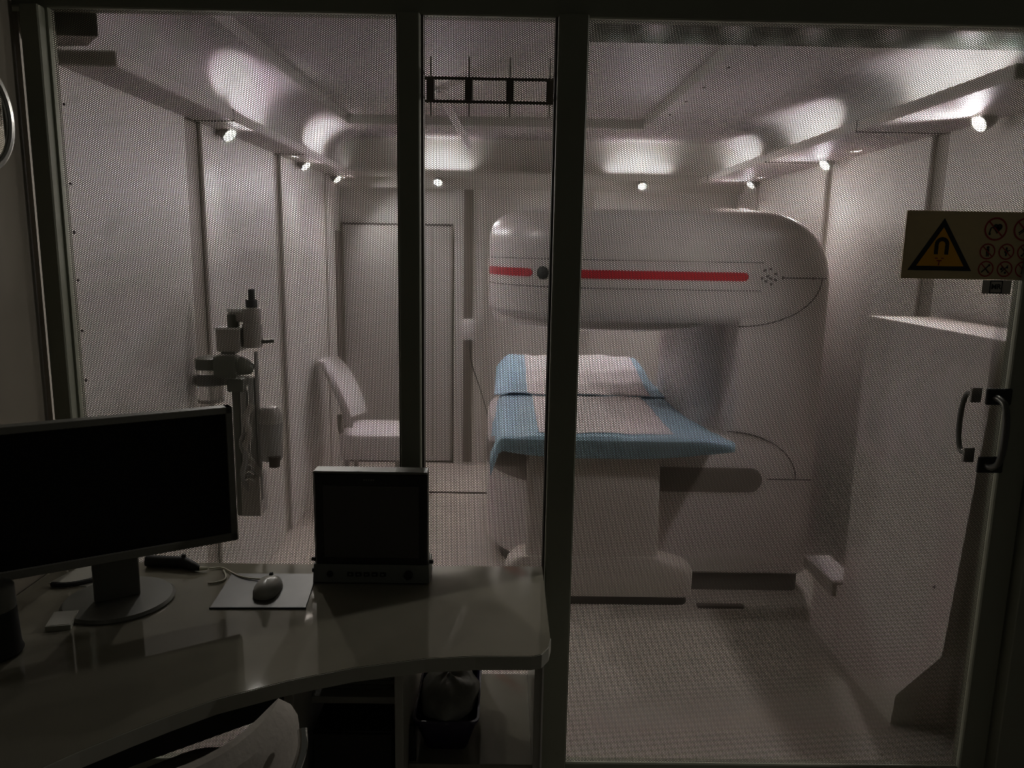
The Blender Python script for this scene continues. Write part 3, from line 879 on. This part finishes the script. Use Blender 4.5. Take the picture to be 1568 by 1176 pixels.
bm = new_bm()
rings = []
for i, (x, y) in enumerate(ed):
    a = V(ed[max(0, i - 1)]); c = V(ed[min(len(ed) - 1, i + 1)])
    t = (c - a).normalized()
    nx, ny = t.y * -1, t.x
    nx, ny = -t.y, t.x          # left of travel
    ox, oy = -nx, -ny           # outward lies right of travel for this winding
    ox, oy = (t.y * -1, t.x)
    rings.append((x, y, ox, oy))
cen = V((-0.5, 1.6))
R_ = []
for x, y, ox, oy in rings:
    if (V((x, y)) - cen).dot(V((ox, oy))) < 0: ox, oy = -ox, -oy
    R_.append([(x - ox * .002, y - oy * .002, ZD - .0315), (x + ox * .002, y + oy * .002, ZD - .0315), (x + ox * .002, y + oy * .002, ZD - .001), (x - ox * .002, y - oy * .002, ZD - .001)])
link('edge_band', add_loft(bm, R_), 'desk_edge', dk)
link('end_panel', box(0.078, 0.096, 1.56, 1.955, 0.0, ZD - .031, .001, 1), 'desk_panel', dk)
link('edge_strip', box(0.094, 0.098, 1.553, 1.558, 0.0, ZD - .031), 'alu', dk)
link('divider', box(-0.222, -0.204, 1.50, 1.955, 0.0, ZD - .031, .001, 1), 'desk_panel', dk)
link('divider', box(-0.445, -0.425, 1.46, 1.955, 0.0, ZD - .031, .001, 1), 'desk_panel', dk)
link('shelf', box(-0.204, 0.078, 1.575, 1.955, 0.425, 0.443, .001, 1), 'desk', dk)
link('shelf', box(-0.425, -0.222, 1.60, 1.955, 0.575, 0.592, .001, 1), 'desk_panel', dk)
link('bottom_board', box(-0.425, -0.222, 1.50, 1.955, 0.06, 0.078, .001, 1), 'desk_panel', dk)
bm = prism([(-0.455, 1.90), (-0.455, 1.915), (-1.13, 1.40), (-1.13, 1.385)], 0.408, ZD - .031)
link('modesty_panel', bm, 'black_matt', dk)
link('back_rail', box(-1.16, -0.445, 1.93, 1.945, 0.62, ZD - .031), 'desk_panel', dk)

# loose things on the shelf and below
pcx = thing('computer_tower', 'black computer tower standing under the desk between two panels', 'computer', (-0.32, 1.7, 0.078))
link('case', box(-0.412, -0.232, 1.552, 1.94, 0.078, 0.54, .004, 2), 'black', pcx)
link('front_panel', box(-0.410, -0.234, 1.545, 1.552, 0.082, 0.536, .003, 2), 'black_matt', pcx)
link('foot', box(-0.40, -0.38, 1.6, 1.9, 0.0785, 0.08), 'black_matt', pcx)
pst = thing('paper_stack', 'low stack of dark folders lying on the shelf above the computer', 'papers', (-0.32, 1.75, 0.592))
for k, (dx, dz) in enumerate(((0, 0), (.008, .012), (-.004, .024))):
    link('folder', box(-0.405 + dx, -0.245 + dx, 1.63, 1.92, 0.592 + dz, 0.603 + dz, .001, 1), 'stand', pst)

bn = thing('waste_basket', 'small dark purple basket lined with a plastic bag on the desk shelf', 'basket', (-0.12, 1.72, 0.443))
def basket_ring(z, i):
    return [(x, y, z) for x, y in rrect(-0.197 + i, -0.045 - i, 1.60 + i, 1.86 - i, .018, .018, 4)]
bm = add_loft(new_bm(), [basket_ring(0.443, .028), basket_ring(0.525, .004), basket_ring(0.527, 0), basket_ring(0.532, 0), basket_ring(0.532, .005), basket_ring(0.447, .031)])
link('shell', bm, 'purple', bn)
bm = new_bm()
for k in range(10):
    for j in range(4):
        x = -0.165 + k * .0095
        add_box(bm, x, x + .005, 1.613 + (j * .0042), 1.6145 + j * .0042, 0.496 - j * .011, 0.503 - j * .011)
link('front_slots', bm, 'grey_med', bn)
bm = new_bm()
rings = []
for k in range(9):
    t = k / 8
    rr = math.cos(t * PI / 2 * .97)
    z = 0.525 + 0.055 * math.sin(t * PI / 2)
    rings.append([(-0.121 + .072 * rr * math.cos(a) * (1 + .05 * math.sin(5 * a + k)), 1.73 + .124 * rr * math.sin(a) * (1 + .04 * math.sin(7 * a)), z + .004 * math.sin(6 * a + k)) for a in [2 * PI * q / 32 for q in range(32)]])
link('bag_liner', add_loft(bm, rings), 'bag', bn, smooth=True)

fs = thing('black_strap', 'black flat object leaning against the desk panel left of the purple basket', 'strap', (-0.195, 1.62, 0.443))
link('strip', add_loft(new_bm(), [[(-0.202, 1.585, .444), (-0.188, 1.585, .444), (-0.188, 1.60, .444), (-0.202, 1.60, .444)], [(-0.2025, 1.60, .52), (-0.195, 1.60, .52), (-0.195, 1.612, .52), (-0.2025, 1.612, .52)]]), 'black_matt', fs)

# ------------------------------------------------------------------ large monitor
def local_thing(name, label, cat, loc, rz=0, rx=0):
    t = thing(name, label, cat, loc)
    t.rotation_euler = (rx, 0, rz)
    ORIGIN[t.name] = V((0, 0, 0))
    return t
ang = math.atan2(0.524, 0.852)
lm = local_thing('desk_monitor', 'large dark widescreen monitor with a grey bezel at the left of the desk', 'monitor', (-0.870, 1.664, ZD), ang)
w, z0, z1 = 0.262, 0.131, 0.463
bm = new_bm()
t = .016
for x0, x1, a, b in ((-w, w, z1 - t, z1), (-w, w, z0, z0 + t * 1.25), (-w, -w + t, z0, z1), (w - t, w, z0, z1)):
    add_box(bm, x0, x1, -.008, .025, a, b, .0015, 1)
link('bezel', bm, 'bezel', lm)
link('screen', box(-w + t - .002, w - t + .002, -.003, .02, z0 + t, z1 - t), 'screen', lm)
link('back_shell', add_loft(new_bm(), [[(-w + i, .02 + y, z0 + i), (w - i, .02 + y, z0 + i), (w - i, .02 + y, z1 - i), (-w + i, .02 + y, z1 - i)] for i, y in ((0.002, 0), (.01, .02), (.06, .035))]), 'bezel', lm)
link('neck', box(-0.052, 0.046, .058, .078, 0.012, 0.24, .004, 2), 'stand', lm)
link('hinge', box(-0.04, 0.036, .05, .07, 0.22, 0.28, .004, 1), 'stand', lm)
link('stand_base', add_lathe(new_bm(), [(0.001, 0.0), (0.122, 0.0), (0.124, 0.004), (0.118, 0.010), (0.001, 0.014)], (-0.0, 0.075, 0.0), n=40, cap=False), 'stand', lm, smooth=True)

cup = thing('black_beaker', 'black beaker with a grey upper half at the left end of the desk', 'beaker', (-1.045, 1.482, ZD))
link('body', lathe([(0.050, 0.0), (0.054, 0.006), (0.050, 0.018), (0.047, 0.10)], (-1.045, 1.482, ZD), n=32), 'black_matt', cup, smooth=True)
link('upper_part', lathe([(0.047, 0.10), (0.046, 0.145), (0.042, 0.150), (0.036, 0.152)], (-1.045, 1.482, ZD), n=32), 'stand', cup, smooth=True)

# cables and small things behind the monitor
cbk = thing('black_plug_block', 'black slim plug block with a pale end lying on the desk by the mesh', 'adapter', (-0.86, 1.91, ZD))
link('body', tube([(-0.935, 1.93, ZD + .016), (-0.835, 1.925, ZD + .016), (-0.80, 1.905, ZD + .012), (-0.785, 1.90, ZD + .009)], [.015, .015, .011, .006], 10), 'black_matt', cbk, smooth=True)
link('tip', tube([(-0.785, 1.90, ZD + .009), (-0.765, 1.905, ZD + .008)], [.006, .004], 8), 'pale_cord', cbk)
link('clip', box(-0.84, -0.83, 1.922, 1.928, ZD + .028, ZD + .037), 'black_matt', cbk)
blc = thing('black_cable', 'black cable curving over the desk behind the large monitor stand', 'cable', (-1.02, 1.85, ZD))
link('cable', tube(smooth_pts([(-1.11, 1.80, ZD + .007), (-1.07, 1.795, ZD + .007), (-1.03, 1.82, ZD + .007), (-0.99, 1.87, ZD + .007), (-0.96, 1.90, ZD + .007)]), 0.0065, 8), 'black_matt', blc, smooth=True)
pp = thing('paper_sheet', 'pale sheet of paper on the desk under the monitor', 'paper', (-1.05, 1.85, ZD))
link('sheet', prism([(-1.13, 1.82), (-1.02, 1.80), (-0.985, 1.93), (-1.10, 1.945)], ZD, ZD + .0012), 'paper', pp)
nb_ = thing('note_block', 'small pale block left of the monitor stand', 'note block', (-0.97, 1.6, ZD))
link('block', prism([(-0.995, 1.575), (-0.945, 1.585), (-0.965, 1.655), (-1.015, 1.645)], ZD, ZD + .012), 'desk_edge', nb_)
link('top_sheet', prism([(-0.993, 1.579), (-0.949, 1.588), (-0.967, 1.652), (-1.011, 1.643)], ZD + .012, ZD + .0128), 'paper', nb_)

# mouse, pad and cord
mp = thing('mouse_pad', 'dark grey rectangular mouse pad on the desk', 'mouse pad', (-0.58, 1.79, ZD))
link('pad', prism([(-0.680, 1.694), (-0.459, 1.700), (-0.478, 1.89), (-0.696, 1.885)], ZD, ZD + .003), 'mousepad', mp)
link('rim', prism([(-0.682, 1.692), (-0.457, 1.698), (-0.458, 1.701), (-0.681, 1.695)], ZD, ZD + .0036), 'black_matt', mp)
ms = thing('computer_mouse', 'pale grey computer mouse with a cord on the mouse pad', 'mouse', (-0.573, 1.785, ZD + .003))
rings = []
for k in range(9):
    t = k / 8
    rr = math.sqrt(max(0.0004, 1 - t ** 2.4))
    ring_ = []
    for q in range(28):
        a = 2 * PI * q / 28
        ring_.append((-0.573 + .031 * rr * math.copysign(abs(math.cos(a)) ** .8, math.cos(a)), 1.787 + .055 * rr * math.copysign(abs(math.sin(a)) ** .8, math.sin(a)) - .008 * t, ZD + .004 + .034 * t))
    rings.append(ring_)
link('shell', add_loft(new_bm(), rings), 'mouse', ms, smooth=True)
link('scroll_wheel', lathe([(0.008, -.003), (0.008, .003)], (-0.573, 1.815, ZD + .031), V((1, 0, 0)), 14), 'black_matt', ms)
link('cord', tube(smooth_pts([(-0.578, 1.835, ZD + .015), (-0.61, 1.845, ZD + .006), (-0.66, 1.855, ZD + .006), (-0.705, 1.895, ZD + .004), (-0.735, 1.925, ZD + .003), (-0.765, 1.912, ZD + .005)]), 0.0022, 6), 'pale_cord', ms)
lc = thing('pale_cord', 'short pale loop of cord beside the mouse pad', 'cord', (-0.7, 1.83, ZD))
link('cord', tube(smooth_pts([(-0.725, 1.905, ZD + .003), (-0.705, 1.87, ZD + .003), (-0.70, 1.845, ZD + .003), (-0.715, 1.83, ZD + .003), (-0.735, 1.825, ZD + .003)]), 0.0024, 6), 'pale_cord', lc)

# ------------------------------------------------------------------ small patient monitor
pm = thing('patient_monitor', 'square black patient monitor with grey control bar on the desk', 'monitor', (-0.33, 1.86, ZD))
yf = 1.842
xa, xb = -0.472, -0.184
link('body', add_loft(new_bm(), [[(xa + i, yf + y, zb), (xb - i, yf + y, zb), (xb - i, yf + y, zt), (xa + i, yf + y, zt)] for i, y, zb, zt in ((.002, .008, ZD + .05, 1.046), (.002, .05, ZD + .05, 1.04), (.03, .09, ZD + .06, 1.02))]), 'black', pm)
fb = link('front_bezel', box(xa + .004, xb - .003, yf + .003, yf + .012, ZD + .049, 1.042, .003, 1), 'black', pm)
link('screen', box(-0.4455, -0.2075, yf + .001, yf + .0035, 0.824, 1.012), 'screen2', fb)
bm = new_bm()
for k, wd in enumerate((.004, .003, .003, .004, .003)):
    add_box(bm, -0.345 + k * .006, -0.345 + k * .006 + wd, yf + .0018, yf + .0032, 1.025, 1.029)
link('logo', bm, 'stand', fb)
link('top_edge', box(xa + .002, xb - .002, yf + .002, yf + .05, 1.042, 1.048, .002, 1), 'stand', pm)
cbr = link('control_bar', add_loft(new_bm(), [[(xa - .003, yf - .004, ZD + .004), (xb + .003, yf - .004, ZD + .004), (xb + .003, yf + .09, ZD + .004), (xa - .003, yf + .09, ZD + .004)], [(xa - .001, yf + .001, ZD + .050), (xb + .001, yf + .001, ZD + .050), (xb + .001, yf + .08, ZD + .050), (xa - .001, yf + .08, ZD + .050)]]), 'control', pm)
link('foot_rail', box(xa + .005, xb - .005, yf + .004, yf + .08, ZD, ZD + .004), 'black_matt', pm)
zc = ZD + .026
link('power_button', lathe([(0.008, 0), (0.008, .004), (0.006, .005)], (xa + .040, yf - .001, zc), V((0, -1, 0)), 18), 'black_matt', cbr)
link('dial', lathe([(0.011, 0), (0.011, .008), (0.009, .010)], (xb - .050, yf - .001, zc), V((0, -1, 0)), 20), 'black_matt', cbr, smooth=True)
for k in range(5):
    x = xa + .084 + k * .0205
    bt = new_bm()
    add_box(bt, x, x + .015, yf - .005, yf - .001, zc - .0055, zc + .0055, .001, 1)
    b_ = link('button', bt, 'black_matt', cbr)
    add = new_bm()
    add_box(add, x + .004, x + .0105, yf - .0056, yf - .005, zc - .002, zc + .002)
    link('button_mark', add, 'control', b_)
for x, z in ((xa - .006, ZD + .056), (xa - .005, ZD + .026), (xb + .006, ZD + .052)):
    link('side_knob', lathe([(0.005, -.005), (0.005, .004), (.003, .005)], (x, yf + .02, z), V((1, 0, 0)), 12), 'black_matt', pm)

# ------------------------------------------------------------------ office chair, seen from behind
oc = local_thing('office_chair', 'grey upholstered swivel chair with a chrome back bar pulled up to the desk', 'chair', (-0.588, 1.215, 0), math.atan2(0.64, 0.77))
# local: x along the backrest, +y towards the desk
rings = []
for k in range(13):
    z = 0.52 + (0.785 - 0.52) * k / 12
    h = max(0.0, (z - 0.71) / 0.075)
    wv = 0.225 * (1 if h <= 0 else max(0.45, 1 - .16 * h ** 3))
    fr, rr = [], []
    n = 14
    th = 0.055 if k not in (0, 12) else 0.018
    for j in range(n + 1):
        t = -1 + 2 * j / n
        bow = .09 * t * t
        e = math.sqrt(max(0.02, 1 - abs(t) ** 6))
        fr.append((t * wv, -0.155 + bow + th / 2 * e, z))
        rr.append((t * wv, -0.155 + bow - th / 2 * e, z))
    rings.append(fr + rr[::-1])
link('backrest', add_loft(new_bm(), rings), 'grey_fabric', oc, smooth=True)
link('seat', add_loft(new_bm(), [[(x, y, z) for x, y in rrect(-.235 + i, .235 - i, -.13 + i, .33 - i, .09, .09, 6)] for z, i in ((.43, .03), (.445, .005), (.475, 0), (.495, .02), (.50, .05))]), 'grey_fabric', oc, smooth=True)
link('column', lathe([(0.03, 0.09), (0.03, 0.25), (0.02, 0.26), (0.02, 0.43)], (0, 0.08, 0), n=16), 'chrome', oc, smooth=True)
for sx in (-1, 1):
    link('back_bar', tube(smooth_pts([(sx * .195, -.150, .765), (sx * .185, -.175, .745), (sx * .155, -.185, .70), (sx * .10, -.205, .60), (sx * .05, -.15, .47), (sx * .03, .02, .43)]), 0.009, 10), 'chrome', oc, smooth=True)
for k in range(5):
    a = 2 * PI * k / 5 + .3
    lg = link('leg', tube([(0, .08, .10), (.28 * math.cos(a), .08 + .28 * math.sin(a), .07)], [.026, .014], 8), 'stand', oc, smooth=True)
    link('caster', lathe([(0.028, -.014), (0.028, .014)], (.28 * math.cos(a), .08 + .28 * math.sin(a), .029), V((-math.sin(a), math.cos(a), 0)), 14), 'black_matt', lg)

# ------------------------------------------------------------------ round mirror on the outer wall
mr = thing('round_mirror', 'round dark mirror with a metal rim on the wall at the left', 'mirror', (-1.175, 1.78, 1.87))
link('glass', lathe([(0.001, .004), (0.112, .004), (0.112, .0)], (-1.173, 1.78, 1.872), V((1, 0, 0)), 40), 'mirror', mr)
bm = new_bm()
n = 48
add_tube(bm, [(-1.168, 1.78 + .120 * math.cos(2 * PI * k / n), 1.872 + .120 * math.sin(2 * PI * k / n)) for k in range(n + 1)], 0.008, 8)
link('rim', bm, 'alu', mr, smooth=True)
